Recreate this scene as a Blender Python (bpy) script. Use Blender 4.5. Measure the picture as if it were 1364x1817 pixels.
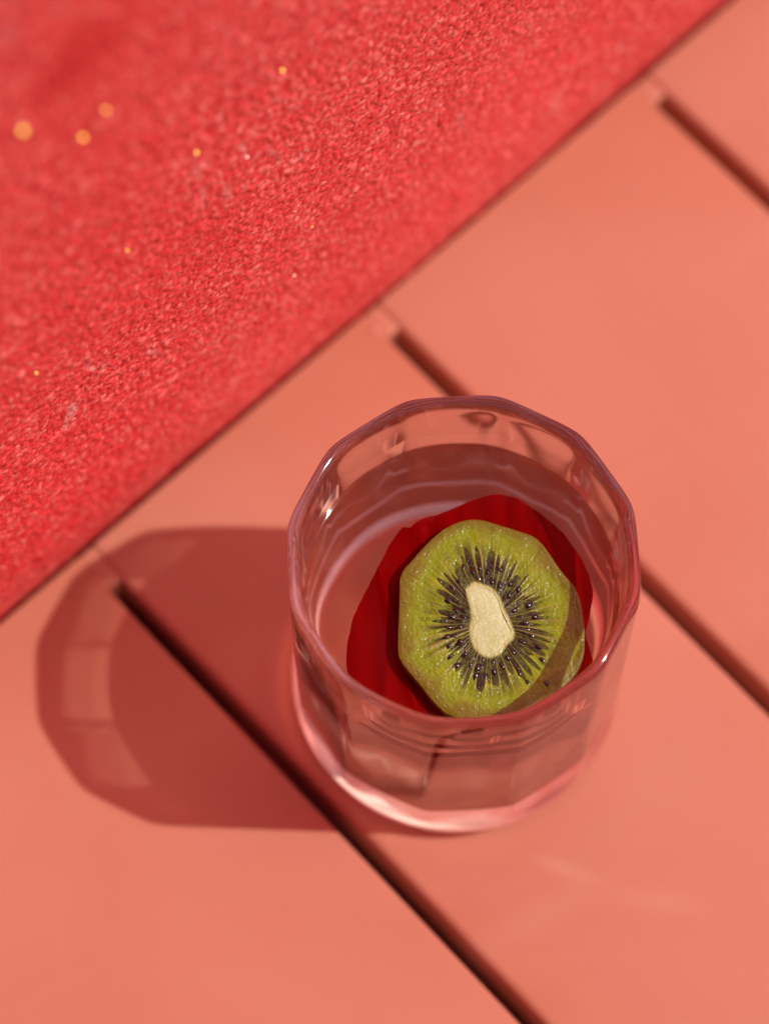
import bpy, math
import numpy as np
from mathutils import Matrix, Vector

S = bpy.context.scene
for o in list(bpy.data.objects):
    bpy.data.objects.remove(o)
COL = S.collection
rng = np.random.default_rng(7)
K = 10.0                                        # scene units per metre: one unit is 10 cm
S.unit_settings.system = 'METRIC'
S.unit_settings.scale_length = 1.0 / K

# ------------------------------------------------------------------ camera
cam_d = bpy.data.cameras.new("camera")
cam = bpy.data.objects.new("camera", cam_d)
COL.objects.link(cam)
cr = Vector((0.99998719, -0.00475649, -0.00173028))
cu = Vector((0.00506143, 0.93974026, 0.34185175))
cf = Vector((0.0, 0.34185613, -0.9397523))
cam.matrix_world = Matrix(((cr.x, cu.x, -cf.x, -0.0193 * K),
                           (cr.y, cu.y, -cf.y, -0.24882411 * K),
                           (cr.z, cu.z, -cf.z, 0.82228326 * K),
                           (0, 0, 0, 1)))
cam_d.sensor_fit = 'VERTICAL'
cam_d.sensor_height = 36.0
cam_d.sensor_width = 27.0
cam_d.lens = 108.8
cam_d.clip_start = 0.1
cam_d.clip_end = 9000
cam_d.dof.use_dof = True
cam_d.dof.focus_distance = 0.772 * K
cam_d.dof.aperture_fstop = 5.1 / K
S.camera = cam

# ------------------------------------------------------------------ world, sun, exposure
SUN_EL, SUN_ROT = math.radians(55.0), math.radians(92.3)
w = bpy.data.worlds.new("World")
S.world = w
w.use_nodes = True
nt = w.node_tree
sky = nt.nodes.new('ShaderNodeTexSky')
sky.sky_type = 'NISHITA'
sky.sun_disc = False
sky.sun_elevation = SUN_EL
sky.sun_rotation = SUN_ROT
sky.air_density = 0.4
sky.dust_density = 2.0
sky.ozone_density = 0.5
bg = nt.nodes['Background']
bg.inputs['Strength'].default_value = 0.15
sky_tint = nt.nodes.new('ShaderNodeMix')                 # red tint over the whole sky, added to redden light in the shadows
sky_tint.data_type = 'RGBA'
sky_tint.blend_type = 'MULTIPLY'
sky_tint.inputs[0].default_value = 1.0
sky_tint.inputs[7].default_value = (1.0, 0.38, 0.38, 1)
nt.links.new(sky.outputs[0], sky_tint.inputs[6])
nt.links.new(sky_tint.outputs[2], bg.inputs[0])

sd = bpy.data.lights.new("sun", 'SUN')
sd.energy = 2.75
sd.angle = math.radians(0.7)
sd.color = (1.0, 0.95, 0.86)
sun = bpy.data.objects.new("sun", sd)
COL.objects.link(sun)
sun.rotation_euler = Vector((-0.0738, 0.0030, -0.1054)).to_track_quat('-Z', 'Y').to_euler()
sun.location = (7, -0.5, 11)
sd.cycles.is_caustics_light = True

S.render.engine = 'CYCLES'
cy = S.cycles
cy.max_bounces = 40
cy.diffuse_bounces = 5
cy.glossy_bounces = 28
cy.transmission_bounces = 32
cy.transparent_max_bounces = 16
cy.caustics_reflective = True
cy.caustics_refractive = True
cy.blur_glossy = 0.1
cy.sample_clamp_indirect = 1.3
cy.use_denoising = True
cy.denoiser = 'OPENIMAGEDENOISE'
S.view_settings.view_transform = 'Standard'
S.view_settings.look = 'None'
S.view_settings.exposure = 0.0
S.view_settings.gamma = 1.0

# ------------------------------------------------------------------ helpers
AZ = math.radians(132.6)
N = np.array([math.cos(AZ), math.sin(AZ)])          # horizontally, towards the wall
T = np.array([math.sin(AZ), -math.cos(AZ)])         # along the wall
W0 = 0.1009                                         # wall face


def tn(t, n, z):
    """points from wall coordinates (t along the wall, n towards it, z up)"""
    t, n, z = np.broadcast_arrays(np.asarray(t, float), np.asarray(n, float), np.asarray(z, float))
    return np.stack([t * T[0] + n * N[0], t * T[1] + n * N[1], z], -1)


def mesh(name, V, F, mat=None, smooth=True):
    V = (np.asarray(V, float) * K).astype(np.float32)
    me = bpy.data.meshes.new(name)
    if isinstance(F, np.ndarray) and F.ndim == 2:
        k = F.shape[1]
        me.vertices.add(len(V))
        me.vertices.foreach_set('co', V.ravel())
        me.loops.add(F.size)
        me.loops.foreach_set('vertex_index', F.astype(np.int32).ravel())
        me.polygons.add(len(F))
        me.polygons.foreach_set('loop_start', np.arange(0, F.size, k, dtype=np.int32))
        me.update(calc_edges=True)
    else:
        me.from_pydata(V.tolist(), [], [list(map(int, f)) for f in F])
    me.validate()
    if smooth:
        me.polygons.foreach_set('use_smooth', np.ones(len(me.polygons), bool))
    if mat:
        me.materials.append(mat)
    return me


def obj(name, me, parent=None, loc=None):
    o = bpy.data.objects.new(name, me)
    COL.objects.link(o)
    if parent:
        o.parent = parent
    if loc is not None:
        o.location = Vector(loc) * K
    return o


def empty(name, loc):
    o = bpy.data.objects.new(name, None)
    o.empty_display_size = 0.3
    COL.objects.link(o)
    o.location = Vector(loc) * K
    return o


def tag(o, label=None, cat=None, kind=None, group=None):
    for k, v in (('label', label), ('category', cat), ('kind', kind or ('thing' if cat else None)), ('group', group)):
        if v:
            o[k] = v
    return o


def grid_faces(nu, nv, wrap_u=False, off=0):
    """quads of an array of vertices indexed [v*nu + u]"""
    u = np.arange(nu if wrap_u else nu - 1)
    v = np.arange(nv - 1)
    U, Vv = np.meshgrid(u, v)
    U2 = (U + 1) % nu
    return np.stack([Vv * nu + U, Vv * nu + U2, (Vv + 1) * nu + U2, (Vv + 1) * nu + U], -1).reshape(-1, 4) + off


def sstep(a, b, x):
    t = np.clip((x - a) / (b - a), 0, 1)
    return t * t * (3 - 2 * t)


def band_noise(nv, nu, sv, su, seed):
    """smooth gaussian noise, unit variance, correlation lengths in cells"""
    r = np.random.default_rng(seed).standard_normal((nv, nu))
    fv = np.fft.fftfreq(nv)[:, None]
    fu = np.fft.rfftfreq(nu)[None, :]
    g = np.exp(-2 * (math.pi ** 2) * ((fv * sv) ** 2 + (fu * su) ** 2))
    x = np.fft.irfft2(np.fft.rfft2(r) * g, s=(nv, nu))
    return x / x.std()


def setcol(me, C):
    a = me.color_attributes.new('Col', 'FLOAT_COLOR', 'POINT')
    a.data.foreach_set('color', np.concatenate([C, np.ones((len(C), 1))], 1).astype(np.float32).ravel())


class M:
    """small node-material builder"""
    def __init__(self, name):
        self.m = bpy.data.materials.new(name)
        self.m.use_nodes = True
        self.t = self.m.node_tree
        self.b = self.t.nodes['Principled BSDF']
        self.out = self.t.nodes['Material Output']

    def n(self, typ, **kw):
        x = self.t.nodes.new(typ)
        for k, v in kw.items():
            if k in x.inputs.keys():
                x.inputs[k].default_value = v
            else:
                setattr(x, k, v)
        return x

    def l(self, a, b):
        self.t.links.new(a, b)

    def coord(self, kind='Object', scale=(1, 1, 1), rot=(0, 0, 0)):
        c = self.n('ShaderNodeTexCoord')
        mp = self.n('ShaderNodeMapping')
        mp.inputs['Scale'].default_value = tuple(q / K for q in scale)
        mp.inputs['Rotation'].default_value = rot
        self.l(c.outputs[kind], mp.inputs[0])
        return mp.outputs[0]

    def coord_along(self, ang, scale):
        """object coordinates turned by ang about z, then stretched"""
        a = self.coord('Object', (1, 1, 1), (0, 0, ang))
        mp = self.n('ShaderNodeMapping')
        mp.inputs['Scale'].default_value = scale
        self.l(a, mp.inputs[0])
        return mp.outputs[0]

    def noise(self, co, scale, detail=3, rough=0.5, dist=0.0):
        x = self.n('ShaderNodeTexNoise')
        x.inputs['Scale'].default_value = scale
        x.inputs['Detail'].default_value = detail
        x.inputs['Roughness'].default_value = rough
        x.inputs['Distortion'].default_value = dist
        self.l(co, x.inputs['Vector'])
        return x.outputs['Fac']

    def ramp(self, fac, stops):
        r = self.n('ShaderNodeValToRGB')
        e = r.color_ramp.elements
        while len(e) < len(stops):
            e.new(0.5)
        for i, (p, c) in enumerate(stops):
            e[i].position = p
            e[i].color = (c, c, c, 1) if not isinstance(c, tuple) else (*c, 1)
        self.l(fac, r.inputs[0])
        return r.outputs[0]

    def mix(self, fac, a, b):
        x = self.n('ShaderNodeMix', data_type='RGBA')
        for s, v in ((x.inputs[0], fac), (x.inputs[6], a), (x.inputs[7], b)):
            if isinstance(v, (int, float)):
                s.default_value = v
            elif isinstance(v, tuple):
                s.default_value = (*v, 1)
            else:
                self.l(v, s)
        return x.outputs[2]

    def bump(self, h, strength, dist, nrm=None):
        x = self.n('ShaderNodeBump')
        x.inputs['Strength'].default_value = strength
        x.inputs['Distance'].default_value = dist * K
        self.l(h, x.inputs['Height'])
        if nrm:
            self.l(nrm, x.inputs['Normal'])
        return x.outputs['Normal']


# ------------------------------------------------------------------ materials
LIGHT_STREAKS = [(0.0290, -0.0530, -0.35, 0.012, 0.0032, 0.7), (0.0545, -0.0620, -0.15, 0.018, 0.005, 0.35), (0.0040, -0.0750, -0.75, 0.010, 0.0022, 0.5), (0.022, -0.066, 0.5, 0.03, 0.007, 0.25)]


def mat_coral():
    k = M('coral_paint')
    co = k.coord('Object')
    big = k.noise(co, 9, 3, 0.5, 0.4)
    c = k.mix(k.ramp(big, [(0.35, 0.0), (0.65, 1.0)]), (0.535, 0.202, 0.122), (0.56, 0.220, 0.138))
    # faint wiped smudges where the paint is scuffed paler
    sm = k.noise(k.coord('Object', (14, 34, 14), (0, 0, 0.5)), 1.0, 4, 0.55, 1.0)
    c = k.mix(k.ramp(sm, [(0.56, 0.0), (0.72, 0.38)]), c, (0.70, 0.30, 0.22))
    dots = k.noise(co, 420, 1, 0.4)
    c = k.mix(k.ramp(dots, [(0.80, 0.0), (0.84, 0.5)]), c, (0.35, 0.10, 0.07))
    br = k.noise(k.coord_along(-AZ, (7, 260, 260)), 1.0, 4, 0.6, 0.3)
    c = k.mix(k.ramp(br, [(0.35, 0.0), (0.7, 0.30)]), c, (0.50, 0.165, 0.105))
    oi = k.n('ShaderNodeObjectInfo')                     # no two planks took the paint alike
    c = k.mix(k.ramp(oi.outputs['Random'], [(0.0, 0.0), (1.0, 0.35)]), c, (0.50, 0.165, 0.105))
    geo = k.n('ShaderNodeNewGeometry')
    for (px, py, rot, lx, ly, amt) in LIGHT_STREAKS:            # streaks of light off the glass, painted paler into the coral
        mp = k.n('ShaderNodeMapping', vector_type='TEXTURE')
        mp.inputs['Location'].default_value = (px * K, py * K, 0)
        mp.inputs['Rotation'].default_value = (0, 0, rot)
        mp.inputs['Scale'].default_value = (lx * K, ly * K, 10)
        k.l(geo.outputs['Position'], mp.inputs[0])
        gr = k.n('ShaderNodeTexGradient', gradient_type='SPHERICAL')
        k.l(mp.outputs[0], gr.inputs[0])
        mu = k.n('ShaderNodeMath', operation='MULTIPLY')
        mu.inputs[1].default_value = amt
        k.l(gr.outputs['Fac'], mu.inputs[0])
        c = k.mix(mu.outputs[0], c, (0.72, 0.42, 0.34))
    w2 = k.noise(k.coord('Object', (5, 9, 5), (0, 0, 0.9)), 1.0, 3, 0.5, 0.8)
    c = k.mix(k.ramp(w2, [(0.35, 0.0), (0.65, 0.8)]), c, (0.58, 0.25, 0.178))
    k.l(c, k.b.inputs['Base Color'])
    r = k.ramp(k.noise(co, 30, 4, 0.6, 0.6), [(0.3, 0.36), (0.7, 0.50)])
    k.l(r, k.b.inputs['Roughness'])
    k.b.inputs['Specular IOR Level'].default_value = 0.4
    n1 = k.bump(k.noise(co, 25, 2), 0.25, 0.0012)
    n2 = k.bump(k.noise(co, 900, 2), 0.06, 0.0002, n1)
    n2 = k.bump(br, 0.25, 0.0001, n2)
    k.l(n2, k.b.inputs['Normal'])
    return k.m


def mat_wall():
    k = M('red_rough_paint')
    co = k.coord('Object')
    a = k.n('ShaderNodeVertexColor', layer_name='Col').outputs['Color']
    c = k.ramp(a, [(0.05, (0.58, 0.012, 0.022)), (0.40, (0.84, 0.068, 0.074)), (0.85, (0.95, 0.30, 0.27))])
    big = k.noise(co, 16, 3, 0.5)
    c = k.mix(k.ramp(big, [(0.35, 0.0), (0.7, 0.35)]), c, (0.88, 0.06, 0.055))
    # worn streaks where the paint has rubbed grey-pink
    sc = k.noise(k.coord('Object', (1, 1, 0.35)), 190, 3, 0.6, 0.6)
    zone = k.ramp(k.noise(co, 22, 2), [(0.54, 0.0), (0.66, 1.0)])
    mk = k.n('ShaderNodeMath', operation='MULTIPLY')
    k.l(k.ramp(sc, [(0.58, 0.0), (0.68, 0.6)]), mk.inputs[0])
    k.l(zone, mk.inputs[1])
    c = k.mix(mk.outputs[0], c, (0.74, 0.40, 0.38))
    k.l(c, k.b.inputs['Base Color'])
    k.b.inputs['Roughness'].default_value = 0.34
    k.b.inputs['Specular IOR Level'].default_value = 0.75
    n1 = k.bump(k.noise(co, 1300, 3, 0.65), 0.55, 0.0005)
    k.l(n1, k.b.inputs['Normal'])
    return k.m


def mat_glass():
    k = M('clear_glass')
    k.t.nodes.remove(k.b)
    g = k.n('ShaderNodeBsdfGlass')
    g.inputs['IOR'].default_value = 1.5
    g.inputs['Roughness'].default_value = 0.06
    g.inputs['Color'].default_value = (1.0, 0.995, 0.99, 1)
    k.l(g.outputs[0], k.out.inputs[0])
    return k.m


def mat_drink(name, ior):
    k = M(name)
    k.t.nodes.remove(k.b)
    g = k.n('ShaderNodeBsdfGlass')
    g.inputs['IOR'].default_value = ior
    g.inputs['Roughness'].default_value = 0.06
    g.inputs['Color'].default_value = (1.0, 0.975, 0.92, 1)
    k.l(g.outputs[0], k.out.inputs[0])
    return k.m


def mat_flesh(name, rough, scale, strength):
    k = M(name)
    a = k.n('ShaderNodeVertexColor', layer_name='Col')
    co = k.coord('Object')
    v = k.ramp(k.noise(co, 1500, 2, 0.6), [(0.3, 0.0), (0.7, 1.0)])
    hs = k.n('ShaderNodeMix', data_type='RGBA', blend_type='MULTIPLY')
    hs.inputs[0].default_value = 1.0
    k.l(a.outputs['Color'], hs.inputs[6])
    k.l(k.mix(v, (0.88, 0.88, 0.85), (1.12, 1.10, 1.05)), hs.inputs[7])
    k.l(hs.outputs[2], k.b.inputs['Base Color'])
    k.b.inputs['Roughness'].default_value = 0.55
    k.b.inputs['Specular IOR Level'].default_value = 0.12
    k.b.inputs['Subsurface Weight'].default_value = 0.22
    k.b.inputs['Subsurface Radius'].default_value = (1.0, 0.9, 0.3)
    k.b.inputs['Subsurface Scale'].default_value = 0.0012 * K
    k.b.inputs['Coat Weight'].default_value = 0.6
    k.b.inputs['Coat Roughness'].default_value = rough
    k.l(k.bump(k.noise(co, 1600, 2, 0.6), 0.25, 0.0002), k.b.inputs['Normal'])
    k.l(k.bump(k.noise(co, scale, 1, 0.5), strength, 0.00015), k.b.inputs['Coat Normal'])
    return k.m


def mat_simple(name, col, rough, spec=0.5, metal=0.0, coat=0.0):
    k = M(name)
    co = k.coord('Object')
    v = k.noise(co, 60, 3)
    k.l(k.mix(v, tuple(x * 0.88 for x in col), tuple(min(1, x * 1.12) for x in col)), k.b.inputs['Base Color'])
    k.b.inputs['Roughness'].default_value = rough
    k.b.inputs['Specular IOR Level'].default_value = spec
    k.b.inputs['Metallic'].default_value = metal
    k.b.inputs['Coat Weight'].default_value = coat
    return k.m


def mat_petal():
    k = M('red_petal')
    co = k.coord('Object')
    vein = k.noise(k.coord('Object', (260, 30, 1), (0, 0, 0.35)), 1.0, 3, 0.5, 0.3)
    c = k.ramp(vein, [(0.3, (0.115, 0.0002, 0.0006)), (0.7, (0.20, 0.0003, 0.0008))])
    k.l(c, k.b.inputs['Base Color'])
    k.b.inputs['Roughness'].default_value = 0.38
    k.b.inputs['Specular IOR Level'].default_value = 0.0
    k.b.inputs['Coat Weight'].default_value = 0.04
    k.b.inputs['Coat Roughness'].default_value = 0.12
    k.l(k.bump(vein, 0.25, 0.0003), k.b.inputs['Normal'])
    return k.m


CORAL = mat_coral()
RED = mat_wall()
GLASS = mat_glass()
DRINK = mat_drink('clear_drink', 1.333)
DRINK_SIDE = mat_drink('drink_against_glass', 1.333 / 1.5)
FLESH = mat_flesh('kiwi_flesh', 0.17, 2100, 1.0)
CORE = mat_flesh('kiwi_core', 0.35, 2600, 0.8)
SEED = mat_simple('kiwi_seed', (0.012, 0.007, 0.010), 0.16, 0.6, 0, 0.5)
PETAL = mat_petal()
GOLD = mat_simple('gold_glint', (1.0, 0.78, 0.16), 0.62, 0.5, 1.0)
PALE = mat_simple('pale_glint', (0.95, 0.55, 0.50), 0.6, 0.5, 1.0)
DARKWOOD = mat_simple('dark_underframe', (0.05, 0.02, 0.015), 0.7)
GLOSS = mat_simple('coral_gloss_bump', (0.66, 0.24, 0.17), 0.12, 0.6, 0, 1.0)
GROUNDM = mat_simple('ground_paving', (0.10, 0.085, 0.075), 0.85)

# ------------------------------------------------------------------ ground
GZ = -0.46
me = mesh('ground', [(-300, -300, GZ), (300, -300, GZ), (300, 300, GZ), (-300, 300, GZ)], [(0, 1, 2, 3)], GROUNDM, False)
tag(obj('ground', me), kind='structure')

# ------------------------------------------------------------------ rough red wall
def build_wall():
    t0, t1, z0, z1, st = -0.135, 0.252, -0.020, 0.320, 0.00040
    nu, nv = int((t1 - t0) / st) + 1, int((z1 - z0) / st) + 1
    t = np.linspace(t0, t1, nu)[None, :].repeat(nv, 0)
    z = np.linspace(z0, z1, nv)[:, None].repeat(nu, 1)
    # grit: round grains of uneven size thrown on at random, the highest one showing
    h = np.zeros((nv, nu))
    tone = np.full((nv, nu), 0.25)
    g4 = band_noise(nv, nu, 130, 100, 6)
    r = np.random.default_rng(11)
    for count, rad, hgt in ((120000, 1.35, 0.00034), (60000, 1.9, 0.00054), (10000, 2.4, 0.00066), (500, 3.4, 0.0009)):
        gu, gv = r.uniform(0, nu, count), r.uniform(0, nv, count)
        rr = rad * r.uniform(0.7, 1.25, count)
        el = r.uniform(0.7, 1.3, count)
        hh = hgt * r.uniform(0.55, 1.25, count)
        tn_ = r.beta(1.4, 2.2, count)
        W = int(math.ceil(rad * 1.5))
        iu, iv = np.floor(gu).astype(int), np.floor(gv).astype(int)
        for du in range(-W, W + 1):
            for dv in range(-W, W + 1):
                x, y = iu + du, iv + dv
                d2 = ((x - gu) / rr * el) ** 2 + ((y - gv) / rr / el) ** 2
                ok = (d2 < 1) & (x >= 0) & (x < nu) & (y >= 0) & (y < nv)
                cap = hh[ok] * np.sqrt(1 - d2[ok])
                np.maximum.at(h, (y[ok], x[ok]), cap)
                win = cap >= h[y[ok], x[ok]] - 1e-12
                tone[y[ok][win], x[ok][win]] = tn_[ok][win]
    h += 0.00030 * band_noise(nv, nu, 42, 30, 5) + 0.0006 * g4
    h += 0.00003 * band_noise(nv, nu, 0.7, 0.7, 8)
    d2 = ((t - (-0.0224)) / 0.010) ** 2 + ((z - 0.2591) / 0.007) ** 2
    tone = np.clip(tone - 0.75 * np.exp(-d2), 0, 1)      # a dark smear high on the face
    fade = np.minimum.reduce([sstep(0, 0.03, t - t0), sstep(0, 0.03, t1 - t), sstep(0, 0.03, z1 - z)])
    h *= fade
    # foot of the wall rolls back, away from the tabletop
    zt = np.linspace(-0.02, 0.06, 1601)
    dt = np.cumsum((0.22 * (1 - sstep(0.012, 0.045, zt)))[::-1])[::-1] * (zt[1] - zt[0])
    dt -= np.interp(0, zt, dt)
    foot = lambda zz: np.interp(zz, zt, dt)
    V = tn(t, W0 - h + foot(z), z).reshape(-1, 3)
    F = grid_faces(nu, nv)
    # the plain rest of the wall round the detailed face, its top and its back
    TL, TH, ZH = -1.9, 2.1, 2.0
    ext = []
    EF = []
    base = len(V)

    def quad(a, b, c, d):
        i = base + len(ext)
        ext.extend([a, b, c, d])
        EF.append((i, i + 1, i + 2, i + 3))
    zs = [z0 + (0.046 - z0) * q / 8 for q in range(9)] + [z1]
    for (ta, tb) in ((TL, t0), (t1, TH)):
        for za, zb in zip(zs[:-1], zs[1:]):
            fa, fb = float(foot(za)), float(foot(zb))
            quad(tn(ta, W0 + fa, za), tn(tb, W0 + fa, za), tn(tb, W0 + fb, zb), tn(ta, W0 + fb, zb))
    f0, W1 = float(foot(z0)), W0 + float(foot(0.06))
    quad(tn(TL, W1, z1), tn(TH, W1, z1), tn(TH, W1, ZH), tn(TL, W1, ZH))
    quad(tn(TL, W0 + f0, GZ), tn(TH, W0 + f0, GZ), tn(TH, W0 + f0, z0), tn(TL, W0 + f0, z0))
    quad(tn(TL, W1, ZH), tn(TH, W1, ZH), tn(TH, W0 + 0.2, ZH), tn(TL, W0 + 0.2, ZH))
    quad(tn(TH, W0 + 0.2, GZ), tn(TL, W0 + 0.2, GZ), tn(TL, W0 + 0.2, ZH), tn(TH, W0 + 0.2, ZH))
    quad(tn(TL, W0 + 0.2, GZ), tn(TL, W0 + f0, GZ), tn(TL, W1, ZH), tn(TL, W0 + 0.2, ZH))
    quad(tn(TH, W0 + f0, GZ), tn(TH, W0 + 0.2, GZ), tn(TH, W0 + 0.2, ZH), tn(TH, W1, ZH))
    V = np.concatenate([V, np.array(ext)])
    F = np.concatenate([F, np.array(EF)])
    at = tn(0.1, W0, GZ)
    root = empty('rough_wall', at)
    tag(root, 'rough grainy red wall rising behind the coral planks, flecked with gold glints', 'wall')
    me = mesh('wall_face', V - at, F, RED)
    tv = np.concatenate([tone.ravel(), np.full(len(V) - tone.size, 0.4)])
    setcol(me, np.repeat(tv[:, None], 3, 1))
    o = obj('wall_face', me, root)
    return root, at, foot


wall, wall_at, wall_foot = build_wall()

sun_dir = Vector((0.0738, -0.0030, 0.1054)).normalized()
GLINTS = [  # sun glints added as small facets: t, z, radius, metal
    (-0.0400, 0.2529, 0.00068, 0),
    (-0.0264, 0.2316, 0.00054, 0),
    (-0.0195, 0.2351, 0.00044, 0),
    (0.0290, 0.1909, 0.00040, 0),
    (0.0023, 0.1854, 0.00040, 0),
    (0.0281, 0.0789, 0.00045, 1),
    (0.0444, 0.1175, 0.00030, 0),
    (0.0351, 0.0987, 0.00030, 0),
    (-0.0519, 0.1431, 0.00030, 0),
    (-0.0208, 0.1662, 0.00030, 0),
    (0.0165, 0.1638, 0.00030, 1),
    (0.0878, 0.0196, 0.00060, 1)]
for i, (t, z, r, m) in enumerate(GLINTS):
    p = Vector(tn(t, W0 + float(wall_foot(z)) - 0.0009, z))
    view = (cam.location / K - p).normalized()
    nrm = (view + sun_dir).normalized()  # tilted so the facet throws the sun at the camera
    q = nrm.to_track_quat('Z', 'Y')
    vs = []
    for s in range(7):
        a = 2 * math.pi * s / 7
        rr = r * (1 + 0.12 * math.sin(3 * a + i))
        vs.append(q @ Vector((rr * math.cos(a), rr * math.sin(a), 0)))
    vs += [v - nrm * (r * 0.5) for v in vs[:7]]
    fs = [tuple(range(7)), tuple(range(13, 6, -1))] + [(s, 7 + s, 7 + (s + 1) % 7, (s + 1) % 7) for s in range(7)]
    obj('glint_facet', mesh('glint_facet', np.array([tuple(v) for v in vs]), fs, (GOLD, PALE)[m], False), wall,
        p - Vector(wall_at))

# ------------------------------------------------------------------ coral plank tabletop
SA, SP, GAP, TH = -0.0525, 0.1094, 0.0046, 0.028
table_at = Vector((0, 0, GZ))
table = empty('plank_table', table_at)
tag(table, 'coral painted plank tabletop with dark gaps, standing against the red wall', 'table')


def rounded_section(wd, th, rl, rr, seg=7):
    """section of a plank, t from 0 to wd, z from -th to 0, top corners rounded"""
    P = [(0, -th)]
    for s in range(seg + 1):
        a = math.pi - 0.5 * math.pi * s / seg
        P.append((rl + rl * math.cos(a), -rl + rl * math.sin(a)))
    for s in range(seg + 1):
        a = 0.5 * math.pi * (1 - s / seg)
        P.append((wd - rr + rr * math.cos(a), -rr + rr * math.sin(a)))
    P.append((wd, -th))
    return P


N_END, N_FAR = W0 - 0.0018, W0 - 0.78


def plank(k):
    ta = SA + (k - 1) * SP + GAP
    P = rounded_section(SP - GAP, TH, 0.0026, 0.0013)
    r = 0.0012                                   # the end by the wall is eased as well
    ns = [(N_FAR, 0.0)] + [(N_END - r + r * math.sin(a), r * (1 - math.cos(a))) for a in np.linspace(0, math.pi / 2, 5)]
    V = []
    for n, dz in ns:
        for (t, z) in P:
            V.append(tn(ta + t, n, z - dz * (1 if z > -TH * 0.5 else 0)))
    V = np.array(V)
    m = len(P)
    F = [tuple(f) for f in grid_faces(m, len(ns), True)]
    F.append(tuple(range(m)))
    F.append(tuple(range(m * len(ns) - 1, m * (len(ns) - 1) - 1, -1)))
    c = tn(ta + SP / 2, (N_END + N_FAR) / 2, -TH / 2)
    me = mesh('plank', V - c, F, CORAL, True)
    me.set_sharp_from_angle(angle=math.radians(35))
    o = obj('plank', me, table, Vector(c) - table_at)
    return o


for k in range(-2, 6):
    plank(k)


def box_tn(name, ta, tb, na, nb, za, zb, mat, parent, bev=0.0):
    V = np.array([tn(t, n, z) for z in (za, zb) for (t, n) in ((ta, na), (tb, na), (tb, nb), (ta, nb))])
    c = V.mean(0)
    F = [(3, 2, 1, 0), (4, 5, 6, 7), (0, 1, 5, 4), (1, 2, 6, 5), (2, 3, 7, 6), (3, 0, 4, 7)]
    me = mesh(name, V - c, F, mat, False)
    if bev:
        import bmesh
        bm = bmesh.new()
        bm.from_mesh(me)
        bmesh.ops.bevel(bm, geom=list(bm.edges), offset=bev * K, segments=3, affect='EDGES', profile=0.5)
        for f in bm.faces:
            f.smooth = True
        bm.to_mesh(me)
        bm.free()
    return obj(name, me, parent, Vector(c) - table_at)


ENDS = {0: 0.0860, 1: 0.0890, 2: 0.0905}
for k in range(-2, 5):
    tb = SA + k * SP
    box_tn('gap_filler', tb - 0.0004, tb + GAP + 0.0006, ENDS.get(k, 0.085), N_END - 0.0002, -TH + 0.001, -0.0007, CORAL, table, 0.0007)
TA, TB = SA - 3 * SP + GAP, SA + 5 * SP
for n0 in (W0 - 0.016, W0 - 0.60):
    box_tn('crossbeam', TA + 0.02, TB - 0.02, n0 - 0.03, n0, -TH - 0.045, -TH - 0.0003, DARKWOOD, table)
for t in (TA + 0.06, TB - 0.06):
    for n in (W0 - 0.046, W0 - 0.63):
        box_tn('leg', t - 0.02, t + 0.02, n + 0.0005, n + 0.0295, GZ, -TH - 0.046, DARKWOOD, table)

def add_glint_bump(t, n, r):  # small glossy bump, added by the gap end to catch a sun glint
    V, F = [], []
    for i in range(6):
        a = 0.5 * math.pi * i / 5.2
        for j in range(12):
            b = 2 * math.pi * j / 12
            V.append((r * math.cos(a) * math.cos(b), r * 0.8 * math.cos(a) * math.sin(b), 0.55 * r * math.sin(a) - 0.0002))
    F = [tuple(f) for f in grid_faces(12, 6, True)] + [tuple(range(60, 72))]
    obj('glint_bump', mesh('glint_bump', np.array(V), F, GLOSS), table, Vector(tn(t, n, 0)) - table_at)


add_glint_bump(0.0556, 0.0930, 0.0016)

# ------------------------------------------------------------------ faceted tumbler
H = 0.1054
GW = 1.027                                     # width of the tumbler
NF, PH = 12, math.radians(18)
AP = 0.0420                                    # apothem of the outer facets
SEG = 288
th = np.arange(SEG) * 2 * math.pi / SEG


def poly_r(a, p):
    s = 0
    for i in range(NF):
        ang = PH + math.pi / NF + i * 2 * math.pi / NF
        s = s + np.maximum(0, np.cos(th - ang) / a) ** p
    return s ** (-1.0 / p)


def ring(z, r, wgt, p=90):
    """one ring: circle of radius r blended with the 12-sided outline of apothem r"""
    rr = (1 - wgt) * r + wgt * poly_r(r, p)
    if 0.02 < z < 0.097:                                 # pressed glass is never quite even
        rr = rr + 0.000012 * (np.sin(5 * th + 130 * z) + np.sin(9 * th - 210 * z + 1.0) + 0.6 * np.sin(14 * th + 340 * z))
    rr = rr * GW
    return np.stack([rr * np.cos(th), rr * np.sin(th), np.full(SEG, z)], 1)


INNER = [(0.098, 0.0393), (0.0900, 0.0391), (0.0804, 0.0388), (0.0790, 0.03878), (0.07, 0.0386),
         (0.060, 0.0386), (0.050, 0.0385),
         (0.040, 0.0383), (0.030, 0.0379), (0.0250, 0.0373), (0.0215, 0.0362), (0.0190, 0.0345),
         (0.0173, 0.0322), (0.0160, 0.029), (0.0147, 0.024), (0.0133, 0.016), (0.0126, 0.008)]


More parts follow.
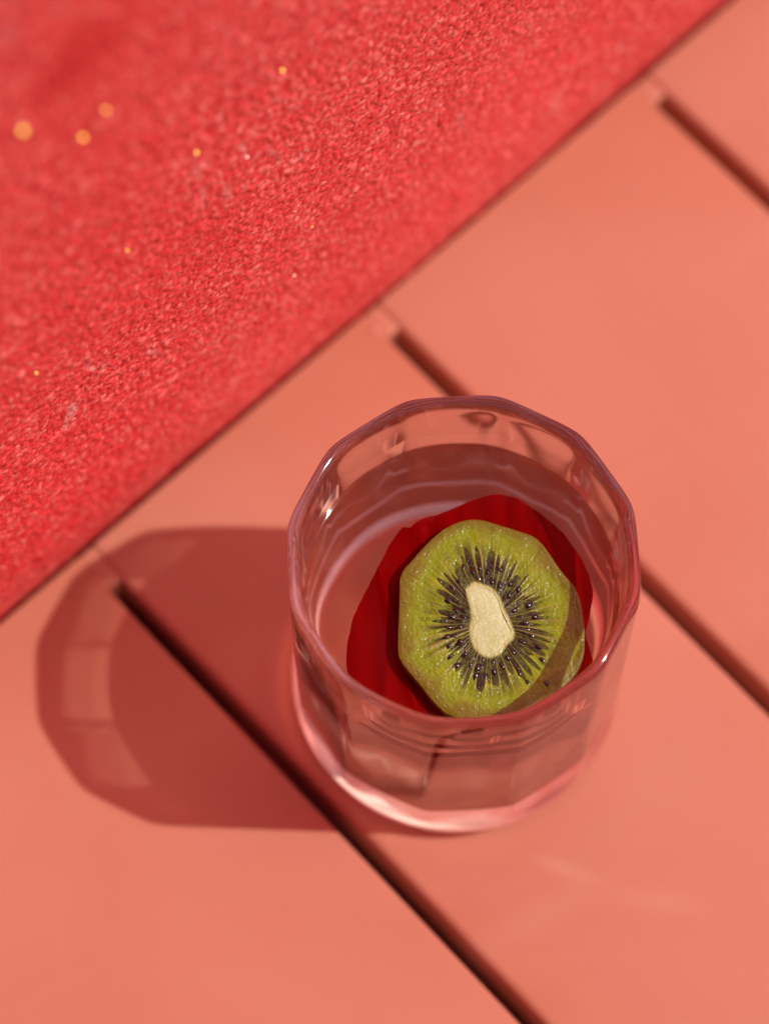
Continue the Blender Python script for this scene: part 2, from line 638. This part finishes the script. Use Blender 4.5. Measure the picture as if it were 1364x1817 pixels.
def build_glass():
    R = []
    for z, r in ((0.0006, 0.006), (0.00055, 0.012), (0.0005, 0.019), (0.00045, 0.026), (0.00042, 0.0310), (0.0004, 0.0335), (0.0004, 0.0355),
                 (0.0006, 0.0380), (0.0016, 0.0402), (0.0032, 0.0418), (0.0052, 0.0428), (0.0080, 0.0434), (0.0110, 0.0433)):
        R.append(ring(z, r, 0))
    for z, r, wgt in ((0.0130, 0.0428, 0.12), (0.0150, 0.0425, 0.40), (0.0170, 0.0422, 0.75), (0.0190, 0.0420, 1), (0.024, 0.042, 1), (0.035, 0.042, 1), (0.05, 0.042, 1), (0.065, 0.042, 1), (0.08, 0.042, 1), (0.092, 0.042, 1),
                      (0.098, 0.0420, 0.97)):
        R.append(ring(z, r, wgt))
    ro, ri = 0.0420, 0.0393
    rm, hw = (ro + ri) / 2, (ro - ri) / 2
    for a in np.linspace(0, math.pi, 13):
        rr = rm + hw * math.cos(a)
        u = (1 + math.cos(a)) / 2
        R.append(ring(H - hw * 1.1 + hw * 1.1 * math.sin(a), rr, 0.45 + 0.5 * u, 50))
    for z, r in INNER:
        if z < MZ - 1e-6:                               # below the level the drink's own skin is the boundary
            break
        wq = 0.50 * float(sstep(0.065, 0.104, z))
        R.append(ring(z, r, wq, 90))
    nr = len(R)
    V = np.concatenate(R)
    F = grid_faces(SEG, nr, True)
    V = np.concatenate([V, [(0, 0, 0.00062)]])
    a = np.arange(SEG)
    b = (a + 1) % SEG
    F = [tuple(f) for f in F] + [(len(V) - 1, j, i) for i, j in zip(a, b)]
    me = mesh('drinking_glass', V, F, GLASS)
    o = obj('drinking_glass', me)
    tag(o, 'clear faceted twelve-sided tumbler standing on the coral planks', 'glass')
    o.cycles.is_caustics_caster = True
    return o


LZ, MZ = 0.0798, 0.0804                          # level of the drink, and its edge climbing the glass
glass = build_glass()


def build_drink():
    rs = np.concatenate([[0.001], np.linspace(0.003, 0.0375, 40), np.linspace(0.0380, 0.0398, 14)])
    RW = 0.0388 * GW
    R = []
    for r in rs:
        x, y = r * np.cos(th), r * np.sin(th)
        rip = 0.00007 * np.sin(230 * (y * 0.86 - x * 0.5) + 1.3 * np.sin(80 * x)) + 0.00003 * np.sin(460 * (y - 0.7 * x) + 0.6)
        rip = rip * float(sstep(0.0384, 0.031, r)) + (MZ - LZ) * math.exp(-(RW - r) / 0.0009)
        R.append(np.stack([x, y, LZ + rip], 1))
    k0 = len(R)
    for z, r in INNER:
        if z <= MZ + 1e-6:
            R.append(ring(z, r, 0.50 * float(sstep(0.065, 0.104, z)), 90))
    nr = len(R)
    V = np.concatenate(R + [[(0, 0, LZ)], [(0, 0, 0.0124)]])
    F = [tuple(f[::-1]) for f in grid_faces(SEG, nr, True)]
    a = np.arange(SEG)
    b = (a + 1) % SEG
    o2 = (nr - 1) * SEG
    F += [(len(V) - 2, i, j) for i, j in zip(a, b)]
    F += [(len(V) - 1, o2 + j, o2 + i) for i, j in zip(a, b)]
    me = mesh('clear_drink', V, F, DRINK)
    me.materials.append(DRINK_SIDE)
    idx = np.zeros(len(F), np.int32)
    idx[k0 * SEG:(nr - 1) * SEG] = 1             # wetted glass: the skin between drink and tumbler
    idx[(nr - 1) * SEG + SEG:] = 1
    me.polygons.foreach_set('material_index', idx)
    import bmesh
    bm = bmesh.new()
    bm.from_mesh(me)
    bmesh.ops.recalc_face_normals(bm, faces=bm.faces)
    bm.to_mesh(me)
    bm.free()
    me.set_sharp_from_angle(angle=math.radians(50))
    o = obj('clear_drink', me)
    tag(o, 'clear pale drink filling the tumbler under the red petal', 'drink')
    o.cycles.is_caustics_caster = True


build_drink()

# ------------------------------------------------------------------ red petal on the drink
PO = [(-29.0, -21.0), (-29.0, -15.0), (-27.5, -7.6), (-25.0, -2.4), (-21.4, 5.1), (-18.2, 11.9), (-15.9, 15.3), (-14.1, 17.1), (-14.0, 15.9), (-12.9, 15.9), (-11.7, 17.4), (-9.3, 18.9), (-3.8, 20.7), (2.0, 23.3), (6.4, 25.1), (9.7, 25.5), (14.3, 24.6), (20.7, 20.1), (26.3, 14.7), (30.7, 7.9), (32.6, 3.3), (33.3, -1.2), (32.2, -7.2), (30.8, -11.6), (33.0, -20.0), (29.5, -25.5), (22.8, -31.8), (14, -36.5), (4, -39.0), (-6, -38.8), (-15, -36.2), (-22.8, -31.8), (-27.8, -26.2)]
PC = np.array([2.0, -7.0])


def outline_r(P, c, n):
    """radius of a star-shaped outline about c at n even angles (linear between the points)"""
    P = np.array(P) - c
    a = np.arctan2(P[:, 1], P[:, 0])
    out = np.empty(n)
    A = np.linspace(0, 2 * math.pi, n, endpoint=False)
    Q = np.roll(P, -1, 0)
    for i, ang in enumerate(A):
        d = np.array([math.cos(ang), math.sin(ang)])
        best = 0
        # ray / segment intersections
        e = Q - P
        den = d[0] * e[:, 1] - d[1] * e[:, 0]
        with np.errstate(divide='ignore', invalid='ignore'):
            t = (P[:, 0] * e[:, 1] - P[:, 1] * e[:, 0]) / den
            s = (P[:, 0] * d[1] - P[:, 1] * d[0]) / den
        ok = (s >= -1e-6) & (s <= 1 + 1e-6) & (t > 0) & np.isfinite(t)
        out[i] = t[ok].max()
    return A, out


def smooth_loop(x, s):
    n = len(x)
    f = np.fft.rfftfreq(n) * n
    return np.fft.irfft(np.fft.rfft(x) * np.exp(-(f / s) ** 2), n)


def build_petal():
    nu, nv = 420, 46
    A, r = outline_r(PO, PC, nu)
    r = smooth_loop(r, 75) + 0.12 * smooth_loop(rng.standard_normal(nu), 60)
    s = 1 - 0.98 * (1 - np.linspace(0, 1, nv)[:, None]) ** 1.5
    x = PC[0] + s * r * np.cos(A)
    y = PC[1] + s * r * np.sin(A)
    e = sstep(0.55, 1.0, s * np.ones(nu))
    # cup, long crease on the left, lifted torn edge at the upper left
    z = 0.9 * e * (0.5 + 0.5 * np.cos(A - 2.2)) + 0.22 * np.sin(0.12 * x + 0.07 * y) * sstep(0.2, 0.7, s) \
        + 0.12 * np.sin(3 * A + 0.7) * e
    z += 0.9 * np.exp(-((x + 11.5) / 3.2) ** 2 - ((y - 17) / 3.5) ** 2)
    z += 0.45 * np.exp(-((x + 17.5 + 0.25 * (y + 8)) / 1.1) ** 2) * sstep(0.3, 0.8, s)
    z -= z.min()
    z = z + 0.6 * np.exp(-np.maximum(0, 39.8 - np.hypot(x, y)) / 0.9)
    # the near edge dips under the surface along the wall of the tumbler
    z = z - (6.0 + 1.0 * np.sin(5 * A)) * sstep(0.50, 0.85, -np.sin(A)) * sstep(0.945, 1.0, s)
    zz = LZ + 0.00045 + z * 1e-3
    top = np.stack([x * 1e-3, y * 1e-3, zz], -1).reshape(-1, 3)
    bot = top - np.array([0, 0, 0.00022])
    n0 = len(top)
    V = np.concatenate([top, bot, [top[:nu].mean(0)], [bot[:nu].mean(0)]])
    F = [tuple(f) for f in grid_faces(nu, nv, True)] + [tuple(f[::-1]) for f in grid_faces(nu, nv, True, n0)]
    a = np.arange(nu)
    b = (a + 1) % nu
    L = (nv - 1) * nu
    F += [(L + i, n0 + L + i, n0 + L + j, L + j) for i, j in zip(a, b)]
    F += [(2 * n0, i, j) for i, j in zip(a, b)] + [(2 * n0 + 1, n0 + j, n0 + i) for i, j in zip(a, b)]
    me = mesh('flower_petal', V, F, PETAL)
    o = obj('flower_petal', me)
    tag(o, 'large deep red flower petal floating on the drink under the kiwi slice', 'petal')
    o.cycles.is_caustics_receiver = True


build_petal()

# ------------------------------------------------------------------ kiwi slice
KO = [(3.5, 17.26), (5.7, 16.92), (9.19, 15.73), (12.69, 14.55), (16.18, 13.36), (18.8, 12.41), (20.72, 10.08), (23.04, 6.35), (24.94, 3.11), (26.85, 0.79), (28.55, -1.06), (29.35, -3.83), (29.93, -6.58), (30.26, -10.24), (30.45, -14.8), (30.0, -19.34), (28.2, -23.4), (25.2, -27.0), (21.5, -29.9), (17.2, -32.4), (12.8, -34.2), (7.6, -35.5), (2.4, -35.4), (-2.0, -34.9), (-4.56, -33.78), (-7.96, -29.95), (-10.95, -25.89), (-13.94, -22.27), (-16.0, -19.09), (-16.06, -15.46), (-15.81, -10.0), (-15.56, -4.5), (-15.52, 1.01), (-15.29, 3.09), (-12.87, 5.62), (-10.65, 8.39), (-7.55, 11.63), (-4.89, 14.41), (-1.79, 16.02), (1.3, 17.08)]
KC = [(1.26, -1.84), (3.25, -0.01), (5.42, -0.94), (7.58, -1.87), (9.07, -4.18), (9.89, -7.39), (11.14, -10.14), (12.18, -12.43), (11.93, -14.25), (10.39, -15.6), (9.05, -17.86), (6.87, -18.76), (4.71, -18.07), (3.23, -16.02), (2.52, -13.74), (2.64, -11.46), (3.11, -9.18), (2.71, -6.89), (1.87, -4.6)]
KS = [(0.47, 4.48), (-0.98, 0.84), (-2.44, -0.9), (-3.79, -4.43), (-1.18, -4.72), (0.32, -6.88), (4.37, 1.83), (6.58, 3.43), (9.87, 4.11), (2.64, 3.46), (9.57, -0.27), (12.42, 0.17), (11.92, -3.04), (15.4, -3.52), (13.16, -6.95), (14.43, -8.79), (15.7, -10.39), (15.64, -13.13), (18.82, -16.78), (19.83, -20.19), (16.18, -18.58), (12.51, -18.11), (13.92, -23.54), (16.03, -26.03), (20.48, -26.06), (9.77, -21.49), (5.7, -24.18), (3.11, -24.16), (1.63, -21.45), (-1.39, -21.43), (-2.97, -8.69), (-3.44, -11.43), (-3.9, -13.93), (-2.16, -13.72), (-3.72, -16.66), (-0.88, -15.54), (0.37, -18.72), (7.66, -23.28), (0.07, -8.71), (-1.64, -6.87), (1.37, 6.47), (4.63, 4.6), (7.63, 0.89), (14.14, -1.45), (16.89, -5.59), (18.34, -8.81), (17.37, -13.82), (14.74, -15.17), (11.18, -19.69), (3.79, -21.91), (-3.1, -19.16), (-0.83, -11.44)]
KCEN = np.array([6.6, -10.2])
KZ = 0.0852                                     # top of the slice
KTH = 0.0040


def build_kiwi():
    root = empty('kiwi_slice', (KCEN[0] * 1e-3, KCEN[1] * 1e-3, KZ - KTH))
    tag(root, 'round green kiwi slice with black seeds lying on the red petal', 'fruit slice')
    nu, nv = 960, 130
    A, ro = outline_r(KO, KCEN, nu)
    ro = smooth_loop(ro, 24) + 0.05 * smooth_loop(rng.standard_normal(nu), 120)
    _, rc = outline_r(KC, KCEN, nu)
    rc = smooth_loop(rc, 40) + 0.06 * smooth_loop(rng.standard_normal(nu), 200)
    s = np.linspace(0, 1, nv)[:, None] * np.ones(nu)
    r = rc + s * (ro - rc)
    # ---- rays
    NR = 46
    jit = 0.35 * smooth_loop(rng.standard_normal(nu) * 6, 40)
    u = A / (2 * math.pi) * NR + jit * 0.5
    k = np.floor(u).astype(int) % NR
    f = u - np.floor(u)
    Ls = rng.uniform(0.40, 0.62, NR)[k]
    dk = rng.uniform(0.78, 1.0, NR)[k]
    ctr = np.abs(f - 0.5) * 2                                  # 0 middle of a chamber, 1 at the pale ray
    wd = 0.93 * np.clip(1 - (s / Ls) ** 3.5, 0, 1) ** 0.6
    edge = sstep(-0.16, 0.16, wd - ctr)
    dark = edge * sstep(0.0, 0.07, s) * dk * np.clip(1.25 - 0.40 * s / Ls, 0, 1)
    n1 = band_noise(nv, nu, 1.6, 2.5, 21)
    n2 = band_noise(nv, nu, 7, 10, 22)
    n3 = band_noise(nv, nu, 20, 3.0, 23)                       # radial fibres
    dark = np.clip(dark * (1 + 0.12 * n1 + 0.12 * n2), 0, 1)
    line = np.exp(-((1 - ctr) / 0.11) ** 2) * sstep(0.0, 0.05, s) * (1 - sstep(0.45, 0.85, s))
    mix = lambda a, b, t: a + (np.array(b) - a) * t[..., None]
    C = np.ones((nv, nu, 3)) * np.array((0.22, 0.305, 0.004))
    C = mix(C, (0.12, 0.14, 0.004), np.clip(0.5 + 0.4 * n3, 0, 1) * (1 - sstep(0.55, 0.8, s)))
    C = mix(C, (0.30, 0.36, 0.012), np.clip(0.25 * n2 + 0.1, 0, 0.6))
    C = mix(C, (0.165, 0.125, 0.008), sstep(0.70, 0.98, s + 0.04 * n2) * 0.95)
    C = mix(C, (0.020, 0.009, 0.004), dark * 0.98)
    C = mix(C, (0.34, 0.30, 0.11), line * 0.7)
    C = mix(C, (0.52, 0.58, 0.25), 1 - sstep(0.01, 0.075, s))
    # ---- relief of the wet cut face
    z = 0.06 * n1 * 0.5 + 0.07 * n2 - 0.20 * dark + 0.12 * line - 0.03 * (1 - sstep(0, 0.08, s))
    z += -0.14 * sstep(0.94, 1.0, s) ** 2
    z += 0.25 * (s - 0.5) * 0
    x = r * np.cos(A) * 1e-3
    y = r * np.sin(A) * 1e-3
    top = np.stack([x, y, KTH + z * 1e-3], -1)
    rows = [top.reshape(-1, 3)]
    cols = [C.reshape(-1, 3)]
    skin = np.array((0.15, 0.10, 0.015))
    for q, dr in ((0.85, 0.10), (0.5, 0.22), (0.2, 0.1), (0.03, -0.3)):
        rr = ro + dr
        rows.append(np.stack([rr * np.cos(A) * 1e-3, rr * np.sin(A) * 1e-3, np.full(nu, KTH * q)], -1))
        cols.append(np.ones((nu, 1)) * skin)
    rows.append(np.stack([0.3 * ro * np.cos(A) * 1e-3, 0.3 * ro * np.sin(A) * 1e-3, np.full(nu, KTH * 0.03)], -1))
    cols.append(np.ones((nu, 1)) * skin)
    V = np.concatenate(rows)
    F = grid_faces(nu, nv + 5, True)
    me = mesh('flesh', V, F, FLESH)
    setcol(me, np.concatenate(cols))
    o = obj('flesh', me, root)
    o.cycles.is_caustics_receiver = True
    # ---- pale core
    nq = 40
    ss = np.linspace(0.02, 1.0, nq)[:, None] * np.ones(nu)
    m1 = band_noise(nq, nu, 1.5, 8, 31)
    m2 = band_noise(nq, nu, 5, 40, 32)
    rr = ss * (rc + 0.05)
    zc = 0.22 * (1 - ss ** 4) - 0.16 + 0.03 * m1 * ss + 0.05 * m2 * ss
    top = np.stack([rr * np.cos(A) * 1e-3, rr * np.sin(A) * 1e-3, KTH + zc * 1e-3], -1).reshape(-1, 3)
    C = np.ones((nq, nu, 3)) * np.array((0.57, 0.69, 0.40))
    C = mix(C, (0.50, 0.60, 0.29), np.clip(0.3 + 0.3 * m2 + 0.2 * m1, 0, 1))
    C = mix(C, (0.52, 0.55, 0.24), sstep(0.90, 1.0, ss) * 0.6)
    V = np.concatenate([top, [(0, 0, KTH + 0.00006)]])
    a = np.arange(nu)
    F = [tuple(q) for q in grid_faces(nu, nq, True)] + [(len(V) - 1, i, (i + 1) % nu) for i in a]
    me = mesh('core', V, F, CORE)
    setcol(me, np.concatenate([C.reshape(-1, 3), [(0.57, 0.69, 0.40)]]))
    obj('core', me, root).cycles.is_caustics_receiver = True
    # ---- seeds: flat drops pointing to the core
    nl, nm = 9, 12
    SV = []
    for i in range(nl):
        p = math.pi * i / (nl - 1)
        for j in range(nm):
            q = 2 * math.pi * j / nm
            rad = math.sin(p) * (0.78 - 0.22 * math.cos(p))
            SV.append((1.10e-3 * math.cos(p), 0.80e-3 * rad * math.cos(q), 0.55e-3 * rad * math.sin(q)))
    seed_me = mesh('seed', np.array(SV), grid_faces(nm, nl, True), SEED)
    r2 = np.random.default_rng(12)
    for (sx, sy) in KS:
        d = np.array([sx, sy]) - KCEN
        o = obj('seed', seed_me, root)
        o.location = Vector((d[0] * 1e-3, d[1] * 1e-3, KTH - 0.00010 + r2.uniform(-0.00022, 0.00008))) * K
        o.rotation_euler = (r2.uniform(-.3, .3), r2.uniform(-.25, .25), math.atan2(d[1], d[0]) + r2.uniform(-.3, .3))
        sc = r2.uniform(0.85, 1.12)
        o.scale = (sc, sc * r2.uniform(0.85, 1.1), sc)
    return root


build_kiwi()

for o in COL.objects:
    if o.type == 'MESH' and o.name.split('.')[0] in ('plank', 'gap_filler', 'wall_face', 'seed'):
        o.cycles.is_caustics_receiver = True
